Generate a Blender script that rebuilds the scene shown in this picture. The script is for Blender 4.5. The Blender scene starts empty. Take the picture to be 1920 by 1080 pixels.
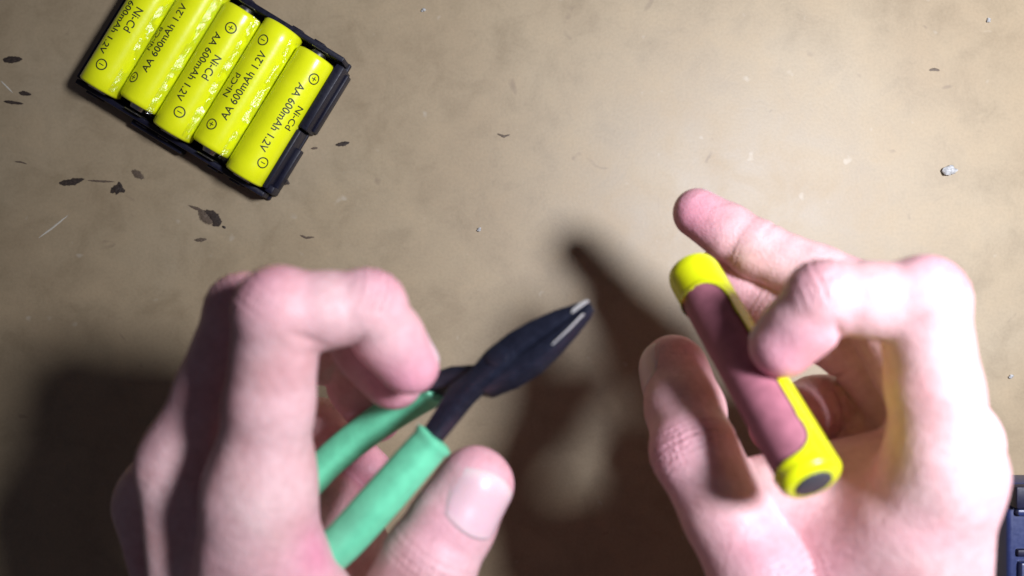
import bpy, bmesh, math, random
import numpy as np
from mathutils import Vector, Matrix, noise

random.seed(7); rng = np.random.default_rng(7)
scene = bpy.context.scene
C = scene.collection

# ------------------------------------------------------------------ camera, world, light, exposure
CAM_H, F_PX = 0.320, 1586.0            # camera height over the bench (m), focal length in 1920-px units
cam_d = bpy.data.cameras.new('camera'); cam = bpy.data.objects.new('camera', cam_d); C.objects.link(cam)
cam.location = (0, 0, CAM_H); cam.rotation_euler = (0, 0, 0)
cam_d.sensor_width = 36.0; cam_d.lens = 36.0 * F_PX / 1920.0
cam_d.clip_start = 0.01; cam_d.clip_end = 20
cam_d.dof.use_dof = True; cam_d.dof.focus_distance = 0.300
cam_d.dof.aperture_fstop = cam_d.lens / 1000.0 / 0.0042
scene.camera = cam

world = bpy.data.worlds.new('World'); scene.world = world; world.use_nodes = True
bg = world.node_tree.nodes['Background']
bg.inputs['Color'].default_value = (0.80, 0.78, 1.0, 1); bg.inputs['Strength'].default_value = 0.045

lamp_d = bpy.data.lights.new('bench_lamp', 'AREA'); lamp_d.shape = 'DISK'; lamp_d.size = 0.088
lamp_d.energy = 2.30; lamp_d.color = (0.942, 0.965, 1.045); lamp_d.spread = math.radians(150)
lamp = bpy.data.objects.new('bench_lamp', lamp_d); C.objects.link(lamp)
lamp.location = (0.216, 0.064, 0.412)
lamp.rotation_euler = (Vector((0.165, 0.066, 0.0)) - Vector(lamp.location)).to_track_quat('-Z', 'Y').to_euler()

scene.view_settings.view_transform = 'Standard'; scene.view_settings.look = 'None'
scene.view_settings.exposure = 0.0; scene.view_settings.gamma = 1.0
scene.view_settings.use_curve_mapping = False

# ------------------------------------------------------------------ helpers
def P(px, py, z_mm):
    """point (m) at height z_mm over the bench that lies in direction px, py"""
    s = (CAM_H - z_mm / 1000.0) / F_PX
    return Vector(((px - 960) * s, (540 - py) * s, z_mm / 1000.0))

def setp(o, label=None, cat=None, group=None, kind=None):
    if label: o['label'] = label
    if cat: o['category'] = cat
    if group: o['group'] = group
    if kind: o['kind'] = kind
    return o

def empty(name, loc=(0, 0, 0), rot=(0, 0, 0)):
    o = bpy.data.objects.new(name, None); C.objects.link(o)
    o.location = loc; o.rotation_euler = rot; o.empty_display_size = 0.01
    return o

def mesh_obj(name, me, mat, parent=None, smooth=True, loc=None):
    o = bpy.data.objects.new(name, me); C.objects.link(o)
    if mat is not None and not me.materials: me.materials.append(mat)
    if parent is not None: o.parent = parent
    if loc is not None: o.location = loc
    if smooth:
        me.polygons.foreach_set('use_smooth', [True] * len(me.polygons))
    return o

def from_bm(name, bm, mat, parent=None, smooth=True, sharp=None):
    bmesh.ops.recalc_face_normals(bm, faces=bm.faces[:])
    me = bpy.data.meshes.new(name); bm.to_mesh(me); bm.free()
    o = mesh_obj(name, me, mat, parent, smooth)
    if smooth and sharp is not None:
        me.set_sharp_from_angle(angle=math.radians(sharp))
    return o

def add_box(bm, c, s, bev=0.0, seg=2, m=None):
    r = bmesh.ops.create_cube(bm, size=1.0)
    vs = r['verts']
    bmesh.ops.scale(bm, vec=s, verts=vs)
    if bev > 0:
        es = list({e for v in vs for e in v.link_edges})
        rr = bmesh.ops.bevel(bm, geom=es, offset=bev, segments=seg, affect='EDGES', profile=0.5)
        vs = list({v for f in rr['faces'] for v in f.verts} | {v for v in vs if v.is_valid})
    bmesh.ops.translate(bm, vec=c, verts=vs)
    if m is not None: bmesh.ops.transform(bm, matrix=m, verts=vs)
    return vs

def lathe(bm, prof, n=40, axis='y', cap=True):
    """prof: list of (axial, radius). turned about local Y."""
    rings = []
    for a, r in prof:
        if r < 1e-7:
            rings.append([bm.verts.new((0, a, 0))])
        else:
            rings.append([bm.verts.new((r * math.sin(2 * math.pi * k / n), a, r * math.cos(2 * math.pi * k / n))) for k in range(n)])
    for A, B in zip(rings, rings[1:]):
        for k in range(n):
            k2 = (k + 1) % n
            if len(A) == 1 and len(B) == 1: continue
            if len(A) == 1: bm.faces.new((A[0], B[k], B[k2]))
            elif len(B) == 1: bm.faces.new((A[k], A[k2], B[0]))
            else: bm.faces.new((A[k], A[k2], B[k2], B[k]))
    return rings

def nodes_mat(name):
    m = bpy.data.materials.new(name); m.use_nodes = True
    nt = m.node_tree; b = nt.nodes['Principled BSDF']
    return m, nt, b, nt.nodes, nt.links

def noise_node(nt, scale, detail=4, rough=0.55, vec=None, dist=0.0):
    n = nt.nodes.new('ShaderNodeTexNoise'); n.inputs['Scale'].default_value = scale
    n.inputs['Detail'].default_value = detail; n.inputs['Roughness'].default_value = rough
    n.inputs['Distortion'].default_value = dist
    if vec is not None: nt.links.new(vec, n.inputs['Vector'])
    return n

def ramp(nt, fac, stops):
    r = nt.nodes.new('ShaderNodeValToRGB'); e = r.color_ramp.elements
    while len(e) < len(stops): e.new(0.5)
    for el, (p, c) in zip(e, stops):
        el.position = p; el.color = (*c, 1) if len(c) == 3 else c
    nt.links.new(fac, r.inputs[0]); return r

def mixc(nt, fac, a, b, mode='MIX'):
    m = nt.nodes.new('ShaderNodeMix'); m.data_type = 'RGBA'; m.blend_type = mode
    for sock, v in ((m.inputs[0], fac), (m.inputs[6], a), (m.inputs[7], b)):
        if hasattr(v, 'links'): nt.links.new(v, sock)
        elif isinstance(v, (int, float)): sock.default_value = v
        else: sock.default_value = (*v, 1)
    return m.outputs[2]

def bump(nt, h, b, strength=0.2, dist=0.001, prev=None):
    n = nt.nodes.new('ShaderNodeBump'); n.inputs['Strength'].default_value = strength
    n.inputs['Distance'].default_value = dist; nt.links.new(h, n.inputs['Height'])
    if prev is not None: nt.links.new(prev, n.inputs['Normal'])
    if b is not None: nt.links.new(n.outputs[0], b.inputs['Normal'])
    return n.outputs[0]

def obj_coords(nt):
    return nt.nodes.new('ShaderNodeTexCoord').outputs['Object']

def attr(nt, name):
    a = nt.nodes.new('ShaderNodeAttribute'); a.attribute_name = name; return a

# ------------------------------------------------------------------ materials
def m_table():
    m, nt, b, N, L = nodes_mat('worn_hardboard')
    co = obj_coords(nt)
    n1 = noise_node(nt, 9, 5, 0.6, co); n2 = noise_node(nt, 60, 6, 0.65, co, 0.4); n3 = noise_node(nt, 900, 3, 0.6, co)
    base = ramp(nt, n1.outputs[0], [(0.3, (0.312, 0.230, 0.138)), (0.55, (0.356, 0.275, 0.172)), (0.75, (0.386, 0.310, 0.208))]).outputs[0]
    mot = ramp(nt, n2.outputs[0], [(0.30, (0.84, 0.83, 0.81)), (0.5, (1, 1, 1)), (0.72, (1.10, 1.09, 1.08))]).outputs[0]
    col = mixc(nt, 1.0, base, mot, 'MULTIPLY')
    fine = ramp(nt, n3.outputs[0], [(0.32, (0.94, 0.935, 0.93)), (0.6, (1.02, 1.02, 1.02))]).outputs[0]
    col = mixc(nt, 1.0, col, fine, 'MULTIPLY')
    # sparse pale rubbed spots and small dark specks of dirt
    v = nt.nodes.new('ShaderNodeTexNoise'); v.inputs['Scale'].default_value = 130; v.inputs['Detail'].default_value = 2
    L.new(co, v.inputs['Vector'])
    sp = ramp(nt, v.outputs[0], [(0.70, (0, 0, 0)), (0.78, (0.35, 0.35, 0.35))]).outputs[0]
    col = mixc(nt, sp, col, (0.55, 0.50, 0.42))
    v2 = noise_node(nt, 75, 2, 0.5, co, 1.0)
    sp2 = ramp(nt, v2.outputs[0], [(0.22, (0.55, 0.55, 0.55)), (0.29, (0, 0, 0))]).outputs[0]
    col = mixc(nt, sp2, col, (0.16, 0.11, 0.075))
    L.new(col, b.inputs['Base Color'])
    rr = ramp(nt, n2.outputs[0], [(0.3, (0.50, 0.50, 0.50)), (0.7, (0.60, 0.60, 0.60))]); L.new(rr.outputs[0], b.inputs['Roughness'])
    b.inputs['Specular IOR Level'].default_value = 0.85
    p = bump(nt, n3.outputs[0], None, 0.10, 0.0003)
    bump(nt, n2.outputs[0], b, 0.05, 0.0006, p)
    return m

def m_plain(name, col, rough=0.45, metal=0.0, spec=0.5, var=0.12, nscale=400, bmp=0.05, coat=0.0):
    m, nt, b, N, L = nodes_mat(name); co = obj_coords(nt)
    n = noise_node(nt, nscale, 4, 0.6, co)
    lo = tuple(c * (1 - var) for c in col); hi = tuple(min(1, c * (1 + var)) for c in col)
    r = ramp(nt, n.outputs[0], [(0.3, lo), (0.7, hi)]); L.new(r.outputs[0], b.inputs['Base Color'])
    rr = ramp(nt, n.outputs[0], [(0.3, (rough * 0.85,) * 3), (0.7, (min(1, rough * 1.2),) * 3)]); L.new(rr.outputs[0], b.inputs['Roughness'])
    b.inputs['Metallic'].default_value = metal; b.inputs['Specular IOR Level'].default_value = spec
    b.inputs['Coat Weight'].default_value = coat
    if bmp: bump(nt, n.outputs[0], b, bmp, 0.0004)
    return m

def m_skin():
    m, nt, b, N, L = nodes_mat('skin'); co = obj_coords(nt)
    red = attr(nt, 'redness')
    n1 = noise_node(nt, 70, 4, 0.6, co); n2 = noise_node(nt, 420, 3, 0.6, co)
    fair = ramp(nt, n1.outputs[0], [(0.32, (0.74, 0.455, 0.460)), (0.52, (0.80, 0.545, 0.555)), (0.72, (0.84, 0.620, 0.615))]).outputs[0]
    add = N.new('ShaderNodeMath'); add.operation = 'MULTIPLY_ADD'; add.use_clamp = True
    L.new(n1.outputs[0], add.inputs[0]); add.inputs[1].default_value = 0.35; L.new(red.outputs['Fac'], add.inputs[2])
    sub = N.new('ShaderNodeMath'); sub.operation = 'SUBTRACT'; sub.use_clamp = True
    L.new(add.outputs[0], sub.inputs[0]); sub.inputs[1].default_value = 0.17
    col = mixc(nt, sub.outputs[0], fair, (0.78, 0.285, 0.430))
    mot = ramp(nt, n2.outputs[0], [(0.35, (0.93, 0.90, 0.90)), (0.6, (1.02, 1.02, 1.02))]).outputs[0]
    col = mixc(nt, 1.0, col, mot, 'MULTIPLY')
    n4 = noise_node(nt, 26, 3, 0.55, co, 0.8)
    bl = ramp(nt, n4.outputs[0], [(0.36, (1.02, 1.0, 0.98)), (0.66, (0.98, 0.80, 0.84))]).outputs[0]
    col = mixc(nt, 0.8, col, bl, 'MULTIPLY')
    cc = attr(nt, 'crease')
    cf = N.new('ShaderNodeMath'); cf.operation = 'MULTIPLY'; L.new(cc.outputs['Fac'], cf.inputs[0]); cf.inputs[1].default_value = 0.5
    col = mixc(nt, cf.outputs[0], col, (0.52, 0.22, 0.24))
    L.new(col, b.inputs['Base Color'])
    b.inputs['Roughness'].default_value = 0.47; b.inputs['Specular IOR Level'].default_value = 0.42
    b.inputs['Subsurface Weight'].default_value = 0.18
    b.inputs['Subsurface Radius'].default_value = (1.0, 0.38, 0.28); b.inputs['Subsurface Scale'].default_value = 0.0028
    # fine skin furrows
    vor = N.new('ShaderNodeTexVoronoi'); vor.feature = 'DISTANCE_TO_EDGE'; vor.inputs['Scale'].default_value = 900
    L.new(co, vor.inputs['Vector'])
    p = bump(nt, vor.outputs['Distance'], None, 0.32, 0.0005)
    n3 = noise_node(nt, 230, 4, 0.65, co, 0.6)
    p = bump(nt, n3.outputs[0], None, 0.40, 0.0009, p)
    cr = attr(nt, 'crease')
    inv = N.new('ShaderNodeMath'); inv.operation = 'MULTIPLY'; L.new(cr.outputs['Fac'], inv.inputs[0]); inv.inputs[1].default_value = -1.0
    bump(nt, inv.outputs[0], b, 0.60, 0.0011, p)
    return m

def m_nail():
    m, nt, b, N, L = nodes_mat('fingernail'); a = attr(nt, 'along')
    r = ramp(nt, a.outputs['Fac'], [(0.0, (0.80, 0.57, 0.60)), (0.18, (0.76, 0.50, 0.56)), (0.80, (0.77, 0.52, 0.57)), (0.93, (0.80, 0.60, 0.62)), (1.0, (0.82, 0.64, 0.64))])
    L.new(r.outputs[0], b.inputs['Base Color']); b.inputs['Roughness'].default_value = 0.30
    b.inputs['Subsurface Weight'].default_value = 0.2; b.inputs['Subsurface Scale'].default_value = 0.001
    return m

def m_yellow():
    m, nt, b, N, L = nodes_mat('yellow_sleeve'); co = obj_coords(nt)
    n = noise_node(nt, 160, 3, 0.6, co); n2 = noise_node(nt, 700, 3, 0.5, co)
    r = ramp(nt, n.outputs[0], [(0.3, (0.82, 0.89, 0.008)), (0.6, (0.88, 0.94, 0.010)), (0.8, (0.90, 0.95, 0.016))]); L.new(r.outputs[0], b.inputs['Base Color'])
    b.inputs['Roughness'].default_value = 0.26; b.inputs['Specular IOR Level'].default_value = 0.5
    p = bump(nt, n.outputs[0], None, 0.08, 0.0008); bump(nt, n2.outputs[0], b, 0.08, 0.0003, p)
    return m

def m_wrap():
    m, nt, b, N, L = nodes_mat('clear_shrink_film'); co = obj_coords(nt)
    n = noise_node(nt, 900, 4, 0.6, co)
    t = N.new('ShaderNodeBsdfTransparent'); t.inputs[0].default_value = (0.96, 0.97, 0.90, 1)
    g = N.new('ShaderNodeBsdfGlossy'); g.inputs['Roughness'].default_value = 0.16
    bm_ = N.new('ShaderNodeBump'); bm_.inputs['Strength'].default_value = 0.6; bm_.inputs['Distance'].default_value = 0.0005
    L.new(n.outputs[0], bm_.inputs['Height']); L.new(bm_.outputs[0], g.inputs['Normal'])
    mx = N.new('ShaderNodeMixShader'); mx.inputs[0].default_value = 0.095
    L.new(t.outputs[0], mx.inputs[1]); L.new(g.outputs[0], mx.inputs[2])
    L.new(mx.outputs[0], N['Material Output'].inputs['Surface'])
    return m

def m_mark(name, c1, c2, dens=1.0, sc=1500):
    m, nt, b, N, L = nodes_mat(name); co = obj_coords(nt); a = attr(nt, 'dens')
    n = noise_node(nt, sc, 4, 0.65, co)
    r = ramp(nt, n.outputs[0], [(0.35, c1), (0.65, c2)]); L.new(r.outputs[0], b.inputs['Base Color'])
    b.inputs['Roughness'].default_value = 0.6
    ma = N.new('ShaderNodeMath'); ma.operation = 'MULTIPLY_ADD'; L.new(a.outputs['Fac'], ma.inputs[0]); ma.inputs[1].default_value = 1.5 * dens
    nm = N.new('ShaderNodeMath'); nm.operation = 'MULTIPLY'; L.new(n.outputs[0], nm.inputs[0]); nm.inputs[1].default_value = 0.9
    L.new(nm.outputs[0], ma.inputs[2])
    rr = ramp(nt, ma.outputs[0], [(0.62, (0, 0, 0)), (1.0, (0.92, 0.92, 0.92))])
    L.new(rr.outputs[0], b.inputs['Alpha'])
    return m

M = dict(
    table=m_table(), skin=m_skin(), nail=m_nail(), yellow=m_yellow(), wrap=m_wrap(),
    ink=m_plain('black_print', (0.035, 0.040, 0.02), 0.5, 0, 0.3, 0.2, 2500, 0),
    steel=m_plain('nickel_steel', (0.58, 0.57, 0.56), 0.28, 1.0, 0.5, 0.08, 600, 0.03),
    dullsteel=m_plain('dull_grey_end_plate', (0.085, 0.085, 0.10), 0.45, 0.3, 0.5, 0.12, 900, 0.05),
    mauve=m_plain('bare_can_painted_reflection', (0.45, 0.165, 0.220), 0.58, 0.05, 0.4, 0.14, 300, 0.03),  # bare steel; the thumb's reflection is painted into the colour
    tray=m_plain('blue_black_plastic', (0.007, 0.007, 0.020), 0.46, 0, 0.4, 0.2, 800, 0.08),
    navy=m_plain('navy_plastic', (0.022, 0.034, 0.120), 0.38, 0, 0.5, 0.12, 700, 0.06),
    navydark=m_plain('dark_navy_plastic', (0.010, 0.010, 0.035), 0.5, 0, 0.4, 0.12, 700, 0.06),
    jaw=m_plain('blackened_steel', (0.014, 0.016, 0.030), 0.36, 0.15, 0.5, 0.25, 500, 0.12),
    edge=m_plain('ground_steel_edge_glint', (0.85, 0.84, 0.82), 0.42, 0.55, 0.5, 0.05, 1500, 0.05),  # ground steel kept pale, its glint put into the colour
    green=m_plain('green_dipped_vinyl', (0.17, 0.70, 0.42), 0.42, 0, 0.45, 0.12, 260, 0.12),
    scorch=m_mark('scorch_residue', (0.018, 0.012, 0.010), (0.06, 0.042, 0.032)),
    stain=m_mark('faint_brown_stain', (0.09, 0.062, 0.042), (0.15, 0.11, 0.08), 0.55),
    scratch=m_mark('pale_scratch', (0.50, 0.46, 0.38), (0.62, 0.58, 0.50), 0.9, 2500),
    crumb=m_plain('pale_crumb', (0.44, 0.44, 0.44), 0.5, 0, 0.5, 0.45, 1500, 0.3),
)

# ------------------------------------------------------------------ the bench top
bm = bmesh.new()
add_box(bm, (0, 0, -0.009), (1.30, 0.95, 0.018), 0.0015, 2)
table = from_bm('tabletop', bm, M['table'], None, True, 40)
setp(table, 'worn brown hardboard bench top with scorch marks and scratches', 'bench top', kind='structure')

def mark(name, pts, w, mat, h=0.00018, seed=0, ragged=0.16):
    """a raised smear that follows px points on the bench; w = half width in mm at the middle"""
    rnd = random.Random(seed)
    pp = [P(x, y, 0) for x, y in pts]
    dense = []
    for a, b_ in zip(pp, pp[1:]):
        for k in range(6): dense.append(a.lerp(b_, k / 6))
    dense.append(pp[-1]); n = len(dense); bm = bmesh.new(); lay = bm.verts.layers.float.new('dens'); rows = []
    for i, p in enumerate(dense):
        t = (dense[min(i + 1, n - 1)] - dense[max(i - 1, 0)]); t.normalize(); s = Vector((-t.y, t.x, 0))
        f = i / (n - 1); env = math.sin(math.pi * min(max(f, 0.0), 1.0)) ** 0.6
        ww = w / 1000 * env * (1 + ragged * (rnd.random() - 0.5) * 2) + 0.00006
        row = []
        for k, u in enumerate((-1, -0.5, 0, 0.5, 1)):
            q = p + s * (u * ww * (1 + ragged * (rnd.random() - 0.5))) + t * (rnd.random() - 0.5) * ww * 0.5
            v = bm.verts.new((q.x, q.y, 0.00005 + h * (1 - u * u) * env)); v[lay] = (1 - abs(u) ** 1.6) * env
            row.append(v)
        rows.append(row)
    for a, b_ in zip(rows, rows[1:]):
        for k in range(4): bm.faces.new((a[k], a[k + 1], b_[k + 1], b_[k]))
    return from_bm(name, bm, mat, table, True)

S, T, W = M['scorch'], M['stain'], M['scratch']
mark('scorch_mark', [(4, 113), (22, 112), (44, 111)], 1.5, S, seed=1)
mark('scorch_mark', [(34, 174), (46, 175), (60, 178)], 0.9, S, seed=2)
mark('scorch_mark', [(6, 190), (22, 192), (46, 195)], 0.7, S, seed=3)
mark('scorch_mark', [(108, 344), (134, 342), (160, 335)], 1.5, S, seed=4)
mark('scorch_mark', [(206, 362), (220, 352), (236, 360)], 1.7, S, seed=5)
mark('scorch_mark', [(222, 340), (226, 352), (216, 366)], 1.2, S, seed=6)
mark('stain', [(246, 318), (258, 327), (272, 336)], 1.8, T, seed=7)
mark('stain', [(160, 338), (190, 340), (218, 341)], 0.5, T, seed=8)
mark('stain', [(350, 384), (372, 392), (392, 402)], 0.7, T, seed=9)
mark('scorch_mark', [(378, 396), (396, 402), (408, 416), (398, 424)], 2.2, S, seed=10)
mark('stain', [(372, 392), (386, 410), (404, 420)], 2.6, T, seed=11)
mark('scorch_mark', [(416, 424), (420, 426), (424, 428)], 0.5, S, seed=12)
mark('stain', [(362, 450), (376, 450), (390, 448)], 0.9, T, seed=13)
mark('scorch_mark', [(628, 272), (642, 270), (657, 267)], 0.9, S, seed=14)
mark('stain', [(582, 279), (590, 278), (598, 277)], 0.6, T, seed=15)
mark('scorch_mark', [(527, 338), (535, 341), (544, 345)], 1.3, S, seed=16)
mark('stain', [(26, 303), (40, 304), (52, 308)], 0.4, T, seed=17)
mark('stain', [(1740, 132), (1752, 130), (1764, 133)], 0.7, T, seed=18)
mark('stain', [(560, 440), (575, 446), (592, 444)], 0.6, T, seed=19)
mark('stain', [(930, 250), (945, 256), (958, 252)], 0.6, T, seed=20)
mark('scratch', [(70, 448), (98, 428), (132, 400)], 0.35, W, seed=21, h=0.00008)
mark('scratch', [(0, 150), (12, 162), (26, 176)], 0.3, W, seed=22, h=0.00008)

def crumb(px, py, r_mm, label, n, seed):
    rnd = random.Random(seed); bm = bmesh.new()
    for k in range(n):
        rr = r_mm / 1000 * (0.35 + 0.5 * rnd.random()) if k else r_mm / 1000 * 0.6
        res = bmesh.ops.create_icosphere(bm, subdivisions=2, radius=rr)
        o = Vector(((rnd.random() - 0.5) * 1.7 * r_mm / 1000, (rnd.random() - 0.5) * 1.4 * r_mm / 1000, rr * 0.45)) if k else Vector((0, 0, rr * 0.5))
        for v in res['verts']:
            q = v.co.copy(); f = 1 + 0.45 * noise.noise(q * (1.6 / rr) + Vector((seed, k, 0)))
            v.co = Vector((q.x * f, q.y * f * 0.8, q.z * f * 0.6)) + o
    zmin = min(v.co.z for v in bm.verts)
    for v in bm.verts: v.co.z -= zmin
    o = from_bm('crumb', bm, M['crumb'], None, True, 50); o.location = P(px, py, 0)
    setp(o, label, 'crumb', 'pale crumbs scattered on the bench top')
crumb(1780, 315, 2.2, 'largest pale crumb, a little cluster on the bare bench above the bent finger', 7, 31)
crumb(795, 19, 1.3, 'pale crumb on the bench right of the battery holder at the top edge', 2, 32)
crumb(898, 432, 1.1, 'tiny pale crumb on the bench between the green cutters and the battery holder', 2, 33)
crumb(1852, 40, 1.2, 'pale crumb near the top right corner of the bench', 2, 34)
crumb(1893, 707, 1.2, 'pale crumb on the bench above the navy case', 2, 35)

# ------------------------------------------------------------------ battery holder with five cells
PITCH = 0.01550; RB = 0.0076; LB = 0.0540
ROT = math.radians(58.6)                       # cell axis direction on the bench
c5 = P(527, 214, 11)                           # centre of the cell at the notched side
ev = Vector((math.cos(ROT), math.sin(ROT), 0)); eu = Vector((ev.y, -ev.x, 0))
pack_c = c5 - eu * (2 * PITCH); pack_c.z = 0
pack_rot = ROT - math.pi / 2                   # local +x = eu, local +y = ev
tray = empty('battery_holder', pack_c, (0, 0, pack_rot))
setp(tray, 'shallow blue-black plastic tray holding five yellow batteries side by side', 'battery holder')
HW = 2.5 * PITCH - 0.0004; HL = LB / 2 + 0.0006
bm = bmesh.new(); add_box(bm, (0.0003, 0, 0.0011), (2 * HW + 0.0046, 2 * HL + 0.0044, 0.0020), 0.0005)
from_bm('floor_plate', bm, M['tray'], tray, True, 40)
for sy in (-1, 1):
    bm = bmesh.new()
    add_box(bm, (0, sy * (HL + 0.0010), 0.0056), (2 * HW + 0.0040, 0.0020, 0.0078 if sy < 0 else 0.0120), 0.0005)
    for i in range(5):
        add_box(bm, ((i - 2) * PITCH + (0.003 if i % 2 else -0.003), sy * (HL + 0.0024), 0.0040), (0.0045, 0.0012, 0.0066), 0.0003)
    if sy < 0:
        add_box(bm, (-0.4 * PITCH, sy * (HL + 0.0032), 0.0030), (0.022, 0.0026, 0.0045), 0.0006)
    from_bm('end_wall', bm, M['tray'], tray, True, 40)
bm = bmesh.new(); add_box(bm, (-HW - 0.0011, 0, 0.0054), (0.0018, 2 * HL - 0.0006, 0.0105), 0.0005)
from_bm('side_wall', bm, M['tray'], tray, True, 40)
bm = bmesh.new()
add_box(bm, (HW + 0.0022, HL * 0.47, 0.0060), (0.0034, HL * 0.98, 0.0116), 0.0006)
add_box(bm, (HW + 0.0043, HL * 0.47, 0.0030), (0.0012, HL * 0.90, 0.0050), 0.0004)
add_box(bm, (HW + 0.0012, -HL * 0.50, 0.0056), (0.0020, HL * 0.90, 0.0106), 0.0006)
add_box(bm, (HW + 0.0030, -HL * 0.58, 0.0026), (0.0022, HL * 0.62, 0.0046), 0.0005)
add_box(bm, (HW + 0.0026, -HL * 0.93, 0.0046), (0.0030, 0.0030, 0.0085), 0.0005)
from_bm('side_wall', bm, M['tray'], tray, True, 40)
for i in range(5):      # spring contacts
    for sy in (-1, 1):
        bm = bmesh.new()
        add_box(bm, ((i - 2) * PITCH, sy * (HL - 0.0001), 0.0085), (0.0066, 0.0003, 0.0070), 0.0001, 1)
        from_bm('contact_plate', bm, M['steel'], tray, True, 40)

def text_mesh(body, size):
    cu = bpy.data.curves.new('t', 'FONT'); cu.body = body; cu.size = size; cu.resolution_u = 3
    cu.offset = size * 0.012
    ob = bpy.data.objects.new('t', cu); C.objects.link(ob)
    dg = bpy.context.evaluated_depsgraph_get(); dg.update()
    me = bpy.data.meshes.new_from_object(ob.evaluated_get(dg))
    bpy.data.objects.remove(ob); bpy.data.curves.remove(cu)
    bm = bmesh.new(); bm.from_mesh(me); bpy.data.meshes.remove(me)
    bmesh.ops.triangulate(bm, faces=bm.faces[:])
    for _ in range(3):
        es = [e for e in bm.edges if e.calc_length() > 0.0007]
        if not es: break
        bmesh.ops.subdivide_edges(bm, edges=es, cuts=1, use_grid_fill=False)
        bmesh.ops.triangulate(bm, faces=bm.faces[:])
    return bm

def sym_bm(kind, r=0.00185):
    bm = bmesh.new(); n = 36; w = 0.00022
    a = [bm.verts.new(((r + s * w) * math.cos(2 * math.pi * k / n), (r + s * w) * math.sin(2 * math.pi * k / n), 0)) for k in range(n) for s in (-1, 1)]
    for k in range(n):
        i, j = 2 * k, 2 * ((k + 1) % n); bm.faces.new((a[i], a[i + 1], a[j + 1], a[j]))
    def bar(hx, hy):
        m = 4
        for q in range(m):
            y0, y1 = -hy + 2 * hy * q / m, -hy + 2 * hy * (q + 1) / m
            bm.faces.new([bm.verts.new(p) for p in ((-hx, y0, 0), (hx, y0, 0), (hx, y1, 0), (-hx, y1, 0))])
    # the stroke of the minus runs along the cell's round (x is along the axis here)
    bar(0.0009 if kind == '+' else 0.00016, 0.00016 if kind == '+' else 0.0009)
    if kind == '+': bar(0.00016, 0.0009)
    return bm

def roll_on(bm, off, phi, R, flip):
    """flat x = along the axis (reading direction), flat y = up the letters -> wrapped on the sleeve"""
    s = -1 if flip else 1
    for v in bm.verts:
        along = (off[0] + v.co.x) * s; around = -(off[1] + v.co.y) * s
        a = phi + around / R
        v.co = Vector((R * math.sin(a), along, R * math.cos(a)))
    return bm

def battery(name, parent_loc, rotz, plus_at_bottom, phi, label, z):
    root = empty(name, parent_loc + Vector((0, 0, z)), (0, 0, rotz))
    setp(root, label, 'battery', 'yellow batteries in the tray')
    d = -1 if plus_at_bottom else 1            # +y end carries the positive cap when d = 1
    h = LB / 2
    bm = bmesh.new()
    prof = [(-h, 0.0040), (-h, 0.0060), (-h + 0.0002, 0.0070), (-h + 0.0009, RB), (-h + 0.006, RB), (0, RB), (h - 0.008, RB), (h - 0.0038, RB), (h - 0.0026, 0.0073), (h - 0.0021, 0.0066), (h - 0.0021, 0.0046)]
    lathe(bm, [(a * d, r) for a, r in prof], 48)
    from_bm('sleeve', bm, M['yellow'], root, True, 55)
    bm = bmesh.new()
    lathe(bm, [(a * d, r) for a, r in [(h - 0.0022, 0.0058), (h - 0.0023, 0.0032), (h - 0.0010, 0.0029), (h - 0.0004, 0.0026), (h - 0.0003, 0.0)]], 32)
    from_bm('positive_cap', bm, M['steel'], root, True, 40)
    bm = bmesh.new()
    lathe(bm, [(a * d, r) for a, r in [(-h + 0.0001, 0.0052), (-h - 0.0002, 0.0045), (-h - 0.0002, 0.0)]], 32)
    from_bm('negative_plate', bm, M['steel'], root, True, 40)
    flip = not plus_at_bottom                   # reading direction runs away from the plus sign
    R = RB + 0.00005
    for kind, x in (('+', -0.0168), ('-', 0.0185)):
        from_bm('plus_sign' if kind == '+' else 'minus_sign', roll_on(sym_bm(kind), (x, 0.0009), phi, R, flip), M['ink'], root, False)
    from_bm('rating_print', roll_on(text_mesh('AA 600mAh 1.2V', 0.0039), (-0.0130, -0.0031), phi, R, flip), M['ink'], root, False)
    from_bm('chemistry_print', roll_on(text_mesh('Ni-Cd', 0.0039), (-0.0060, 0.0010), phi, R, flip), M['ink'], root, False)
    return root

labels = ['yellow battery farthest from the notched tray wall, minus sign near its lower end',
          'yellow battery second farthest from the notched tray wall, plus sign near its lower end',
          'middle one of the five yellow batteries in the tray',
          'yellow battery second from the notched tray wall, wrinkled film in the gap beside it',
          'yellow battery next to the notched tray wall, its print turned to the side']
phis = [-0.12, -0.42, 0.10, -0.12, 0.62]
shift = [0.0, 0.0004, 0.0, 0.0006, 0.0]
for i in range(5):
    loc = pack_c + eu * ((i - 2) * PITCH + rng.uniform(-1, 1) * 0.00008) + ev * shift[i]
    battery('battery', loc, pack_rot, i % 2 == 1, phis[i], labels[i], 0.0022 + RB)

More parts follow.
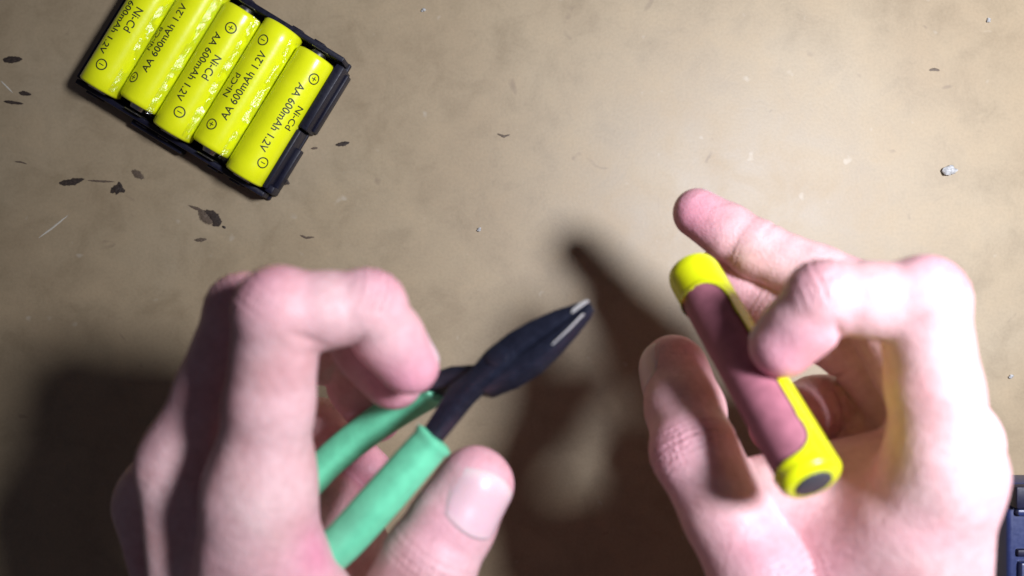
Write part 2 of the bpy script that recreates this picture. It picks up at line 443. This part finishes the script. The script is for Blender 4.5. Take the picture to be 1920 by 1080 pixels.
def film(i, seed):
    """crinkled clear film bridging the groove between cells i and i+1"""
    bm = bmesh.new(); nu, nv = 9, 70; grid = []
    x0 = (i - 2) * PITCH; zc = 0.0022 + RB
    for a in range(nv + 1):
        y = -LB * 0.47 + LB * 0.93 * a / nv; row = []
        for k in range(nu + 1):
            u = k / nu; ang = math.radians(47)
            xa, za = x0 + (RB + 0.0001) * math.sin(ang), zc + (RB + 0.0001) * math.cos(ang)
            x = xa + (PITCH - 2 * (RB + 0.0001) * math.sin(ang)) * u
            w = math.sin(math.pi * u)
            z = za - 0.0012 * w + 0.0010 * w * noise.noise(Vector((y * 420, u * 2.0, seed))) + 0.0005 * w * noise.noise(Vector((y * 1400, u * 5, seed + 5)))
            row.append(bm.verts.new((x, y, z)))
        grid.append(row)
    for a in range(nv):
        for k in range(nu):
            if noise.noise(Vector((a * 0.13, seed * 3.1, k * 0.22))) > 0.12: continue
            bm.faces.new((grid[a][k], grid[a][k + 1], grid[a + 1][k + 1], grid[a + 1][k]))
    bmesh.ops.delete(bm, geom=[v for v in bm.verts if not v.link_faces], context='VERTS')
    from_bm('clear_film', bm, M['wrap'], tray, True)
for i in range(4): film(i, 2.7 + i * 3.3)

# ------------------------------------------------------------------ navy case at the lower right corner
nc = P(1903, 912, 20)
case = empty('plastic_case', (nc.x, nc.y, 0)); setp(case, 'navy blue plastic case with stepped dark rim at the lower right corner', 'plastic case')
bm = bmesh.new(); add_box(bm, (0.040, -0.050, 0.0080), (0.080, 0.100, 0.0160), 0.0016, 3); from_bm('body', bm, M['navy'], case, True, 40)
bm = bmesh.new(); add_box(bm, (0.0405, -0.0041, 0.0178), (0.080, 0.0080, 0.0052), 0.0008); from_bm('rim', bm, M['navydark'], case, True, 40)
bm = bmesh.new(); add_box(bm, (0.0410, -0.0098, 0.0170), (0.078, 0.0024, 0.0034), 0.0008); from_bm('ridge', bm, M['navy'], case, True, 40)
bm = bmesh.new(); add_box(bm, (0.0410, -0.0245, 0.0166), (0.077, 0.0025, 0.0024), 0.0006); from_bm('ridge', bm, M['navydark'], case, True, 40)
bm = bmesh.new(); add_box(bm, (0.0410, -0.0625, 0.0172), (0.076, 0.070, 0.0036), 0.0010); from_bm('lid', bm, M['navy'], case, True, 40)

# ------------------------------------------------------------------ signed-distance modelling of the hands
VOX = 0.8
def cone(p, a, b, ra, rb):
    a = a.astype(p.dtype); b = b.astype(p.dtype); ba = b - a; pa = p - a
    h = np.clip((pa @ ba) / max(float(ba @ ba), 1e-9), 0, 1)
    q = pa - h[:, None] * ba
    return np.sqrt(np.einsum('ij,ij->i', q, q)) - (ra + (rb - ra) * h)

def smin(a, b, k):
    h = np.clip(k - np.abs(a - b), 0, None)
    return np.minimum(a, b) - h * h / (4 * np.maximum(k, 1e-6))

def sstep(x, a, b):
    t = np.clip((x - a) / (b - a), 0, 1); return t * t * (3 - 2 * t)

def nrm(v): return v / max(np.linalg.norm(v), 1e-9)

class Hand:
    def __init__(s): s.palm = []; s.fingers = []; s.creases = []; s.reds = []
    def bone(s, a, b, ra, rb, k=9.0): s.palm.append((np.array(a), np.array(b), ra, rb, k))
    def finger(s, pts, rads, dorsal=None, pad=1.0, base_k=7.0):
        pts = [np.array(p) for p in pts]
        prims = []
        n = len(pts)
        for i in range(n - 1):
            a, b = pts[i], pts[i + 1]; ra, rb = rads[i], rads[i + 1]
            m = a * 0.5 + b * 0.5; rm = (ra + rb) / 2 * (0.955 if i < n - 2 else 1.0)
            prims.append((a, m, ra, rm)); prims.append((m, b, rm, rb))
        if dorsal is None:
            v = pts[1] - pts[0]; w = pts[-1] - pts[-2]
            inn = (pts[0] + pts[-1]) / 2 - (pts[1] + pts[-2]) / 2
            d = -inn
        else: d = np.array(dorsal, float)
        t = nrm(pts[-1] - pts[-2]); d = nrm(d - t * (d @ t))
        # finger pad, and the knuckle bulges
        L = np.linalg.norm(pts[-1] - pts[-2])
        prims.append((pts[-1] - t * L * 0.55 - d * rads[-1] * 0.24, pts[-1] - t * 1.0 - d * rads[-1] * 0.16, rads[-1] * 0.93 * pad, rads[-1] * 0.86 * pad))
        for j in range(1, n - 1):
            bis = nrm(pts[j] - (pts[j - 1] + pts[j + 1]) / 2) if np.linalg.norm(pts[j] - (pts[j - 1] + pts[j + 1]) / 2) > 1.0 else d
            prims.append((pts[j] + bis * rads[j] * 0.10, pts[j] + bis * rads[j] * 0.12, rads[j] * 0.95, rads[j] * 0.95))
            s.creases.append((pts[j], nrm(pts[j + 1] - pts[j - 1]), bis, rads[j]))
            s.reds.append((pts[j] + bis * rads[j], rads[j] * 1.1, 0.45))
        s.reds.append((pts[-1] - d * rads[-1] * 0.5, rads[-1] * 1.7, 0.75))
        s.fingers.append(dict(pts=pts, prims=prims, base=pts[0], k=base_k, dorsal=d, tdir=t, rt=rads[-1]))
    def sdf(s, p):
        d = None
        for a, b, ra, rb, k in s.palm:
            c = cone(p, a, b, ra, rb); d = c if d is None else smin(d, c, k)
        for f in s.fingers:
            fd = None
            for a, b, ra, rb in f['prims']:
                c = cone(p, a, b, ra, rb); fd = c if fd is None else smin(fd, c, 2.2)
            dist = np.linalg.norm(p - f['base'].astype(p.dtype), axis=1)
            k = 0.5 + (f['k'] - 0.5) * (1 - sstep(dist, 14, 30))
            d = smin(d, fd, k)
        # low-frequency unevenness of flesh, and flexion folds at the joints
        d = d + 0.16 * np.sin(p[:, 0] * 0.33 + 1.3) * np.sin(p[:, 1] * 0.29) * np.sin(p[:, 2] * 0.37 + 0.5)
        for c, t, bis, r in s.creases:
            q = p - c.astype(p.dtype); al = q @ t.astype(p.dtype); side = q @ bis.astype(p.dtype)
            near = np.exp(-np.maximum(np.einsum('ij,ij->i', q, q) - (r * 1.0) ** 2, 0) / (r * r * 0.8))
            palm_w = sstep(-side, 0.0, r * 0.6); dors_w = sstep(side, 0.1 * r, r * 0.7)
            d = d + near * palm_w * 0.75 * np.exp(-(al / 0.9) ** 2)
            d = d + near * dors_w * 0.16 * (np.cos(al * 2.4) * np.exp(-(al / 5.0) ** 2))
        return d

def build_hand(name, H, mat, label):
    P_all = np.array([q for a, b, *_ in H.palm for q in (a, b)] + [q for f in H.fingers for q in f['pts']])
    lo = P_all.min(0) - 32; hi = P_all.max(0) + 32
    B = 6                                                        # voxels per block
    nb = np.ceil((hi - lo) / (VOX * B)).astype(int); n = nb * B
    gc = [lo[i] + (np.arange(nb[i]) + 0.5) * VOX * B for i in range(3)]
    X, Y, Z = np.meshgrid(*gc, indexing='ij')
    dc = H.sdf(np.stack([X.ravel(), Y.ravel(), Z.ravel()], 1)).reshape(nb)
    D = np.repeat(np.repeat(np.repeat(np.where(dc > 0, 9.0, -9.0).astype(np.float32), B, 0), B, 1), B, 2)
    act = np.argwhere(np.abs(dc) < VOX * B * 1.04)
    off = np.stack(np.meshgrid(*[np.arange(B)] * 3, indexing='ij'), -1).reshape(-1, 3)
    for s0 in range(0, len(act), 4000):
        idx = (act[s0:s0 + 4000, None, :] * B + off[None]).reshape(-1, 3)
        D[idx[:, 0], idx[:, 1], idx[:, 2]] = H.sdf((lo + idx * VOX).astype(np.float32))
    # naive surface nets
    ins = D < 0
    cnt = np.zeros(n - 1, np.int16)
    for dx in (0, 1):
        for dy in (0, 1):
            for dz in (0, 1): cnt += ins[dx:n[0] - 1 + dx, dy:n[1] - 1 + dy, dz:n[2] - 1 + dz]
    cells = np.argwhere((cnt > 0) & (cnt < 8)); ident = -np.ones(n - 1, np.int64); ident[tuple(cells.T)] = np.arange(len(cells))
    acc = np.zeros((len(cells), 3)); num = np.zeros(len(cells))
    cor = [(0, 0, 0), (1, 0, 0), (0, 1, 0), (1, 1, 0), (0, 0, 1), (1, 0, 1), (0, 1, 1), (1, 1, 1)]
    vals = [D[cells[:, 0] + c[0], cells[:, 1] + c[1], cells[:, 2] + c[2]] for c in cor]
    for i in range(8):
        for j in range(i + 1, 8):
            if sum(abs(cor[i][k] - cor[j][k]) for k in range(3)) != 1: continue
            a, b = vals[i], vals[j]; m = (a < 0) != (b < 0)
            t = np.where(m, a / np.where(m, a - b, 1), 0)
            pt = np.array(cor[i])[None] + t[:, None] * (np.array(cor[j]) - np.array(cor[i]))[None]
            acc += np.where(m[:, None], pt, 0); num += m
    V = lo + (cells + acc / num[:, None]) * VOX
    F = []
    for ax in range(3):
        u, v = (ax + 1) % 3, (ax + 2) % 3
        sl0 = [slice(1, n[i] - 1) for i in range(3)]; sl1 = list(sl0); sl0[ax] = slice(0, n[ax] - 1); sl1[ax] = slice(1, n[ax])
        A, Bv = ins[tuple(sl0)], ins[tuple(sl1)]
        e = np.argwhere(A != Bv); base = e.copy()
        for i in range(3):
            if i != ax: base[:, i] += 1
        flipm = A[tuple(e.T)]
        q = []
        for du, dv in ((-1, -1), (0, -1), (0, 0), (-1, 0)):
            cidx = base.copy(); cidx[:, u] += du; cidx[:, v] += dv; q.append(ident[tuple(cidx.T)])
        q = np.stack(q, 1); q[~flipm] = q[~flipm][:, ::-1]; F.append(q)
    F = np.concatenate(F); F = F[(F >= 0).all(1)]
    # polish: a few Newton steps onto the surface plus one smoothing pass
    e0 = np.concatenate([F[:, [0, 1]], F[:, [1, 2]], F[:, [2, 3]], F[:, [3, 0]]])
    for it in range(2):
        sm = np.zeros_like(V); ct = np.zeros(len(V))
        np.add.at(sm, e0[:, 0], V[e0[:, 1]]); np.add.at(ct, e0[:, 0], 1)
        V = V * 0.45 + 0.55 * sm / np.maximum(ct, 1)[:, None]
        g = np.zeros_like(V); d0 = H.sdf(V)
        for k in range(3):
            o = np.zeros(3); o[k] = 0.25; g[:, k] = (H.sdf(V + o) - d0) / 0.25
        gn = np.linalg.norm(g, axis=1)[:, None] + 1e-6
        V = V - np.clip(d0, -0.6, 0.6)[:, None] * g / gn ** 2 * 0.9
    red = np.zeros(len(V)); crs = np.zeros(len(V))
    for c, r, w in H.reds:
        red = np.maximum(red, w * np.exp(-(np.sum((V - c) ** 2, 1)) / (r * r)))
    for c, t, bis, r in H.creases:
        q = V - c; al = q @ t; side = q @ bis
        near = np.exp(-np.maximum(np.sum(q * q, 1) - (r * 1.05) ** 2, 0) / (r * r * 0.6))
        wav = np.clip(np.cos(al * 3.6 + 0.7 * np.sin(q @ np.cross(t, bis) * 0.8)), 0, 1) ** 4
        crs = np.maximum(crs, near * sstep(side, 0.2 * r, r * 0.8) * wav * np.exp(-(al / 4.5) ** 2))
    me = bpy.data.meshes.new(name)
    me.from_pydata((V / 1000).tolist(), [], F.tolist()); me.update()
    for nm, arr in (('redness', red), ('crease', crs)):
        a = me.attributes.new(nm, 'FLOAT', 'POINT'); a.data.foreach_set('value', arr.astype(np.float32))
    o = mesh_obj(name, me, mat); setp(o, label, 'hand')
    # fingernails: curved plates lying on the finger ends
    for f in H.fingers:
        t, d, tip, r = f['tdir'], f['dorsal'], f['pts'][-1], f['rt']; side = np.cross(t, d)
        nu, nv = 12, 14; pts = []; al = []
        wid = r * 0.84; ln = r * 1.45
        for j in range(nv + 1):
            for i in range(nu + 1):
                u = -1 + 2 * i / nu; v = j / nv
                fw = wid * (1 - 0.16 * (1 - v) ** 3)
                endc = (0.30 * (u * u)) * r
                y = r * 0.56 - ln + (ln - endc) * v - (0.14 * r * (1 - u * u) * (1 - v))
                pts.append(tip + t * y + side * u * fw + d * (r * 1.6)); al.append(v)
        pts = np.array(pts); al = np.array(al)
        for it in range(40):
            hgt = (pts - tip) @ d
            pts = pts - d * np.clip(H.sdf(pts) * 0.85, -1, np.maximum(hgt - r * 0.12, 0))[:, None]
        ed = np.array([min(1 - abs(-1 + 2 * (k % (nu + 1)) / nu), (k // (nu + 1)) / nv * 1.2, (1 - (k // (nu + 1)) / nv) * 2 + 0.3) for k in range(len(pts))])
        top = pts + d * (0.02 + 0.26 * np.clip(ed * 3, 0, 1))[:, None]
        # the free edge runs on straight rather than dropping round the finger end
        bot = pts - d * 0.5; m_ = len(pts); allp = np.concatenate([top, bot]); fc = []
        for j in range(nv):
            for i in range(nu):
                a = j * (nu + 1) + i; fc.append((a, a + 1, a + nu + 2, a + nu + 1)); fc.append((a + m_, a + nu + 1 + m_, a + nu + 2 + m_, a + 1 + m_))
        loop = [i for i in range(nu + 1)] + [j * (nu + 1) + nu for j in range(1, nv + 1)] + [nv * (nu + 1) + i for i in range(nu - 1, -1, -1)] + [j * (nu + 1) for j in range(nv - 1, 0, -1)]
        for a, b_ in zip(loop, loop[1:] + loop[:1]): fc.append((a, a + m_, b_ + m_, b_))
        nm = bpy.data.meshes.new('fingernail'); nm.from_pydata((allp / 1000).tolist(), [], fc); nm.update()
        a_ = nm.attributes.new('along', 'FLOAT', 'POINT'); a_.data.foreach_set('value', np.concatenate([al, al]).astype(np.float32))
        mesh_obj('fingernail', nm, M['nail'], o)
    return o

def mm(px, py, z): v = P(px, py, z); return (v.x * 1000, v.y * 1000, v.z * 1000)

# ---- hand with the cutters
H1 = Hand()
iM, mM, rM, pM = mm(488, 915, 124), mm(352, 862, 106), mm(300, 930, 86), mm(310, 1020, 66)
wr = mm(430, 1500, 96); wr2 = mm(430, 1500, 74)
H1.bone(iM, wr, 11.8, 17, 9); H1.bone(mM, wr, 10.5, 17, 8); H1.bone(rM, wr2, 10.0, 16, 8); H1.bone(pM, wr2, 9.5, 16, 8)
H1.bone(wr, mm(470, 2150, 92), 21, 25, 12); H1.bone(wr2, mm(470, 2150, 72), 20, 25, 12)
tM, tC = mm(680, 1270, 104), mm(540, 1480, 100)
H1.bone(tC, wr, 15, 18, 10)
H1.bone(mm(498, 1010, 122), mm(640, 1190, 112), 9.5, 10, 10)                        # web and muscle between thumb and index
H1.bone(mm(615, 960, 74), mm(670, 1130, 82), 13, 15, 10)
H1.bone(mm(480, 1060, 100), mm(560, 1350, 98), 14, 16, 12)
for a in (iM, mM, rM): H1.bone(np.array(a) + (-5.5, -3, 6), np.array(wr) + (-7, 8, 12), 3.2, 2.4, 5)   # tendons
H1.finger([iM, mm(524, 586, 134), mm(690, 576, 130), mm(770, 684, 120)], [11.0, 9.5, 8.0, 6.9], dorsal=(0.7, 0.6, -0.7))
H1.finger([mM, mm(462, 590, 110), mm(645, 600, 108), mm(742, 716, 104)], [10.5, 9.8, 8.2, 7.0])
H1.finger([rM, mm(470, 655, 84), mm(640, 672, 80), mm(706, 782, 78)], [10, 9.2, 8.0, 7.2], dorsal=(0.5, 0.4, -0.9))
H1.finger([pM, mm(460, 760, 66), mm(600, 800, 64), mm(690, 885, 68)], [9.5, 8.6, 7.8, 7.2], dorsal=(0.3, 0.2, -1.0))
H1.finger([tC, tM, mm(803, 1056, 108), mm(890, 910, 105)], [15, 13.4, 11.8, 9.9], dorsal=(0.35, -0.15, 1.0), pad=1.0)
H1.reds.append((np.array(mm(620, 1030, 126)), 9, 0.9))
build_hand('hand', H1, M['skin'], 'hand gripping the green-handled cutters, thumbnail showing on the lower handle')

# ---- hand with the battery
H2 = Hand()
iM, mM, rM, pM = mm(1772, 885, 126), mm(1782, 830, 106), mm(1776, 880, 86), mm(1765, 940, 66)
wr = mm(1650, 1500, 98); wr2 = mm(1660, 1500, 76)
H2.bone(iM, wr, 11.6, 18, 10); H2.bone(mM, wr, 11, 17, 8); H2.bone(rM, wr2, 10.5, 16, 8); H2.bone(pM, wr2, 9.5, 16, 8)
H2.bone(wr, mm(1620, 2150, 94), 21, 25, 12); H2.bone(wr2, mm(1620, 2150, 74), 20, 25, 12)
tC, tM = mm(1540, 1370, 104), mm(1432, 1085, 108)
H2.bone(tC, wr, 15, 18, 10)
H2.bone(mm(1675, 1000, 117), mm(1500, 1100, 104), 13, 12, 12)
H2.bone(mm(1720, 860, 78), mm(1570, 800, 66), 15, 15, 9)
H2.bone(mm(1405, 950, 97), mm(1650, 905, 102), 12.5, 13, 9)
H2.bone(mm(1690, 1060, 108), mm(1600, 1300, 106), 15, 17, 12)
H2.finger([iM, mm(1728, 566, 130), mm(1546, 560, 127), mm(1462, 650, 121)], [11.4, 9.5, 8.2, 7.2], dorsal=(-0.5, 0.7, -0.7))
H2.finger([mM, mm(1640, 565, 92), mm(1425, 470, 77), mm(1308, 398, 68)], [10.5, 9.6, 8.2, 7.2], dorsal=(0.3, 0.6, -0.5))
H2.finger([rM, mm(1618, 660, 82), mm(1455, 575, 73), mm(1348, 508, 65)], [10.5, 10.2, 8.4, 7.0], dorsal=(0.3, 0.6, -0.5))
H2.finger([pM, mm(1650, 740, 66), mm(1535, 765, 74), mm(1456, 800, 84)], [10, 9.6, 9.0, 7.8], dorsal=(0.5, 0.5, -0.6))
H2.finger([tC, tM, mm(1303, 850, 96), mm(1262, 690, 71)], [15, 13.2, 11.2, 9.7], dorsal=(-1.0, 0.1, -0.1))
build_hand('hand', H2, M['skin'], 'hand pinching the loose yellow battery between thumb and bent finger')

# ------------------------------------------------------------------ the battery held in the hand
A, Bp = P(1297, 508, 85), P(1525, 904, 133)
ax = (Bp - A); Lh = ax.length; axn = ax.normalized(); mid = (A + Bp) / 2
view = (Vector((0, 0, CAM_H)) - mid); zref = (view - axn * view.dot(axn)).normalized(); xref = zref.cross(axn).normalized()
# local frame: y along the cell (towards the flat end), z towards the lens side, x to the other side
mt = Matrix((( -xref.x, axn.x, zref.x), (-xref.y, axn.y, zref.y), (-xref.z, axn.z, zref.z)))
if mt.determinant() < 0: mt = Matrix(((xref.x, axn.x, zref.x), (xref.y, axn.y, zref.y), (xref.z, axn.z, zref.z)))
held = empty('battery', mid); held.rotation_mode = 'QUATERNION'; held.rotation_quaternion = mt.to_quaternion()
setp(held, 'loose yellow battery held in a hand, sleeve slit open over bare can with the thumb reflection painted mauve', 'battery')
lx = held.rotation_quaternion @ Vector((1, 0, 0)); sgn = 1 if lx.x > 0 else -1   # +1: local +x points to the picture's right
h = Lh / 2
bm = bmesh.new()
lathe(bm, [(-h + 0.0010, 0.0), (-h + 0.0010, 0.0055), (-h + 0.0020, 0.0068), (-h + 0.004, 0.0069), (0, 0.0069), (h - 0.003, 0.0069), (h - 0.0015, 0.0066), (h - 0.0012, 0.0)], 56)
from_bm('can', bm, M['mauve'], held, True, 40)  # mauve here is a painted reflection of the thumb
bm = bmesh.new(); nt_, na = 300, 200; grid = []
yy = np.linspace(-h, h, nt_ + 1)
def slot(y, a):
    """> 0 inside the slit; a = angle from the lens side, positive to the picture's right"""
    y0, y1 = -h + 0.16 * Lh, h - 0.056 * Lh
    a0, a1 = math.radians(-138), math.radians(40)
    ac, ah = (a0 + a1) / 2, (a1 - a0) / 2; yc, yh = (y0 + y1) / 2, (y1 - y0) / 2
    R = 0.0071; dx, dy = abs(a - ac) * R, abs(y - yc); rc = 0.0058
    qx, qy = dx - (ah * R - rc), dy - (yh - rc)
    w = 0.00018 * noise.noise(Vector((y * 260, a * 2, 1.0)))
    return -(math.hypot(max(qx, 0), max(qy, 0)) + min(max(qx, qy), 0) - rc) + w
for j, y in enumerate(yy):
    row = []
    fr = j / nt_
    r = 0.00725
    if y > h - 0.0016: r = 0.00725 - 0.0010 * ((y - (h - 0.0016)) / 0.0016) ** 2
    if y < -h + 0.003: r = 0.00725 - 0.0006 * ((-h + 0.003 - y) / 0.003) ** 2
    for k in range(na):
        a = -math.pi + 2 * math.pi * k / na
        s = slot(y, a); lift = 0.0003 * math.exp(-((s + 0.0003) / 0.0007) ** 2)
        row.append((bm.verts.new((sgn * (r + lift) * math.sin(a), y, (r + lift) * math.cos(a))), s))
    grid.append(row)
for j in range(nt_):
    for k in range(na):
        k2 = (k + 1) % na; q = [grid[j][k], grid[j][k2], grid[j + 1][k2], grid[j + 1][k]]
        if all(s > 0 for _, s in q): continue
        bm.faces.new([v for v, _ in q])
# rolled-in lips at both ends
for row, rin, dy in ((grid[-1], 0.0041, 0.0004), (grid[0], 0.0050, -0.0002)):
    prev = [v for v, _ in row]
    for f in (0.5, 1.0):
        r0 = math.hypot(prev[0].co.x, prev[0].co.z); r1 = 0.0062 + (rin - 0.0062) * f
        cur = [bm.verts.new((v.co.x * r1 / math.hypot(v.co.x, v.co.z), v.co.y + dy * (1 - f), v.co.z * r1 / math.hypot(v.co.x, v.co.z))) for v in prev]
        for k in range(na):
            bm.faces.new((prev[k], prev[(k + 1) % na], cur[(k + 1) % na], cur[k]))
        prev = cur
bmesh.ops.delete(bm, geom=[v for v in bm.verts if not v.link_faces], context='VERTS')
from_bm('sleeve', bm, M['yellow'], held, True, 60)
bm = bmesh.new(); lathe(bm, [(h - 0.0004, 0.0044), (h + 0.0006, 0.0042), (h + 0.0009, 0.0036), (h + 0.0009, 0.0)], 36)
from_bm('end_disc', bm, M['dullsteel'], held, True, 40)
bm = bmesh.new(); lathe(bm, [(-h + 0.0004, 0.0050), (-h + 0.0002, 0.0030), (-h - 0.0012, 0.0027), (-h - 0.0014, 0.0022), (-h - 0.0014, 0.0)], 32)
from_bm('positive_cap', bm, M['steel'], held, True, 40)

# ------------------------------------------------------------------ side cutters
J = P(945, 678, 107); ang = math.radians(36)
cut = empty('side_cutters', J); pitch = math.radians(-3.5)
cut.rotation_euler = (Matrix.Rotation(ang, 4, 'Z') @ Matrix.Rotation(pitch, 4, 'Y') @ Matrix.Rotation(math.radians(-38), 4, 'X')).to_euler()
setp(cut, 'side cutters with dark jaws and green dipped handles held open in a hand', 'side cutters')

def slab(bm, outline, z0, z1, bev=0.0008):
    """outline in mm (x, y), ccw"""
    vb = [bm.verts.new((x / 1000, y / 1000, z0 / 1000)) for x, y in outline]
    f = bm.faces.new(vb); r = bmesh.ops.extrude_face_region(bm, geom=[f])
    vt = [v for v in r['geom'] if isinstance(v, bmesh.types.BMVert)]
    bmesh.ops.translate(bm, vec=(0, 0, (z1 - z0) / 1000), verts=vt)
    es = list({e for v in vb + vt for e in v.link_edges})
    if bev: bmesh.ops.bevel(bm, geom=es, offset=bev, segments=2, affect='EDGES', profile=0.6)

def taper(bm, x0, x1, k):
    for v in bm.verts:
        f = min(max((v.co.x * 1000 - x0) / (x1 - x0), 0), 1); v.co.z *= 1 - k * f
# upper jaw continues into the lower handle and the other way round; halves overlap at the pivot
up = [(26.5, -1.2), (24.0, 1.6), (19.0, 4.6), (13.0, 7.6), (6.0, 9.0), (-1.0, 8.2), (-7.0, 5.4), (-9.0, 1.0), (-12.5, -2.2), (-19.0, -5.0), (-29.0, -9.6), (-40.0, -13.2), (-39.0, -8.6), (-28.0, -4.2), (-18.5, 0.2) , (-14.0, 2.0)]
upj = [(26.6, -1.5), (23.5, 1.4), (18.0, 4.9), (11.5, 7.4), (5.0, 8.4), (-2.0, 7.6), (-8.0, 4.0), (-14.0, 1.2), (-21.0, -2.6), (-29.0, -6.6), (-30.0, -10.4), (-20.0, -7.2), (-12.0, -4.6), (-5.0, -5.0), (0.0, -4.0), (4.0, -2.2), (14.0, -1.8)]
loj = [(26.4, -2.1), (14.0, -2.4), (4.0, -2.8), (-1.0, -1.0), (-6.0, -0.5), (-12.0, -1.6), (-22.0, -0.4), (-42.0, 1.6), (-42.0, 6.2), (-24.0, 4.6), (-14.0, 4.2), (-7.0, 3.6), (0.0, -8.0), (6.0, -10.6), (13.0, -9.6), (19.0, -7.2), (24.0, -4.4)]
loj = [(26.4, -2.1), (14.0, -2.5), (5.0, -2.9), (2.0, 2.5), (-4.0, 4.6), (-12.0, 7.4), (-22.0, 11.0), (-22.0, 6.4), (-14.0, 2.2), (-8.0, -6.5), (-1.0, -10.2), (6.0, -11.4), (13.0, -9.8), (19.0, -7.2), (24.0, -4.4)]
slim = lambda o: [(x, -1.8 + (y + 1.8) * 0.54) if x > -9 else (x, y) for x, y in o]
upj, loj = slim(upj), slim(loj)
bm = bmesh.new(); slab(bm, upj[::-1], -1.0, 4.2); taper(bm, 4, 27, 0.45); from_bm('jaw', bm, M['jaw'], cut, True, 35)
bm = bmesh.new(); slab(bm, loj[::-1], -4.4, 1.9) ; taper(bm, 4, 27, 0.45); from_bm('jaw', bm, M['jaw'], cut, True, 35)
# ground cutting bevel, then a jaw highlight put in as a pale strip
bm = bmesh.new(); slab(bm, slim([(26.3, -1.7), (21.0, -2.1), (21.6, -0.9), (24.0, -0.2), (25.8, -0.7)])[::-1], 3.6, 4.75, 0.00012)
taper(bm, 4, 27, 0.45); from_bm('edge_glint', bm, M['edge'], cut, True, 35)
bm = bmesh.new(); slab(bm, slim([(23.4, -4.6), (18.0, -7.0), (12.6, -8.7), (12.7, -8.3), (18.0, -6.3), (23.2, -4.0)]), 1.6, 2.35, 0.0001)  # painted highlight line along the lower jaw
taper(bm, 4, 27, 0.45); from_bm('edge_glint', bm, M['edge'], cut, True, 35)
bm = bmesh.new(); lathe(bm, [(0.0040, 0.0031), (0.0044, 0.0030), (0.0046, 0.0024), (0.0046, 0.0)], 32)
bmesh.ops.rotate(bm, verts=bm.verts, cent=(0, 0, 0), matrix=Matrix.Rotation(math.radians(90), 3, 'X'))
from_bm('pivot', bm, M['jaw'], cut, True, 35)

def grip(path, wid, thick, twist=0.0, name='grip'):
    """dipped sleeve swept along path (mm), rounded-box section, closed ends"""
    pts = [Vector((x, y, z)) for x, y, z in path]; dense = []
    for i in range(len(pts) - 1):
        p0, p1, p2, p3 = pts[max(i - 1, 0)], pts[i], pts[i + 1], pts[min(i + 2, len(pts) - 1)]
        for k in range(10):
            t = k / 10; dense.append(0.5 * ((2 * p1) + (p2 - p0) * t + (2 * p0 - 5 * p1 + 4 * p2 - p3) * t * t + (3 * p1 - p0 - 3 * p2 + p3) * t ** 3))
    dense.append(pts[-1]); bm = bmesh.new(); n = len(dense); rows = []; m = 28
    for i, p in enumerate(dense):
        t = (dense[min(i + 1, n - 1)] - dense[max(i - 1, 0)]).normalized(); s = Vector((-t.y, t.x, 0)).normalized(); u = t.cross(s)
        s, u = s * math.cos(twist) + u * math.sin(twist), u * math.cos(twist) - s * math.sin(twist)
        f = i / (n - 1); e = min(1.0, (f / 0.025) ** 0.5 * 0.25 + 0.75 if f < 0.025 else 1.0, ((1 - f) / 0.06) ** 0.5 + 0.02)
        row = []
        for k in range(m):
            a = 2 * math.pi * k / m; ca, sa = math.cos(a), math.sin(a); ex = 0.72
            x = math.copysign(abs(ca) ** ex, ca) * wid(f) / 2 * e; z = math.copysign(abs(sa) ** ex, sa) * thick / 2 * e
            cl = 1.10 if f < 0.07 else 1.0
            q = p + s * x * cl + u * z * cl; row.append(bm.verts.new(q / 1000))
        rows.append(row)
    for a, b_ in zip(rows, rows[1:]):
        for k in range(m): bm.faces.new((a[k], a[(k + 1) % m], b_[(k + 1) % m], b_[k]))
    bm.faces.new(rows[0]); bm.faces.new(rows[-1][::-1])
    return from_bm(name, bm, M['green'], cut, True, 50)
grip([(-18, 7.4, -3.0), (-30, 12.0, -7), (-44, 14.2, -9), (-58, 13.0, -9), (-72, 8, -8)], lambda f: 7.6 + 1.2 * math.sin(math.pi * f), 8.4, math.radians(0))
grip([(-24.0, -7.4, 1.4), (-34, -10.0, 1.2), (-46, -13.2, 1), (-60, -15.8, 0), (-76, -16.0, 0)], lambda f: 8.8 + 1.2 * math.sin(math.pi * f), 8.6)
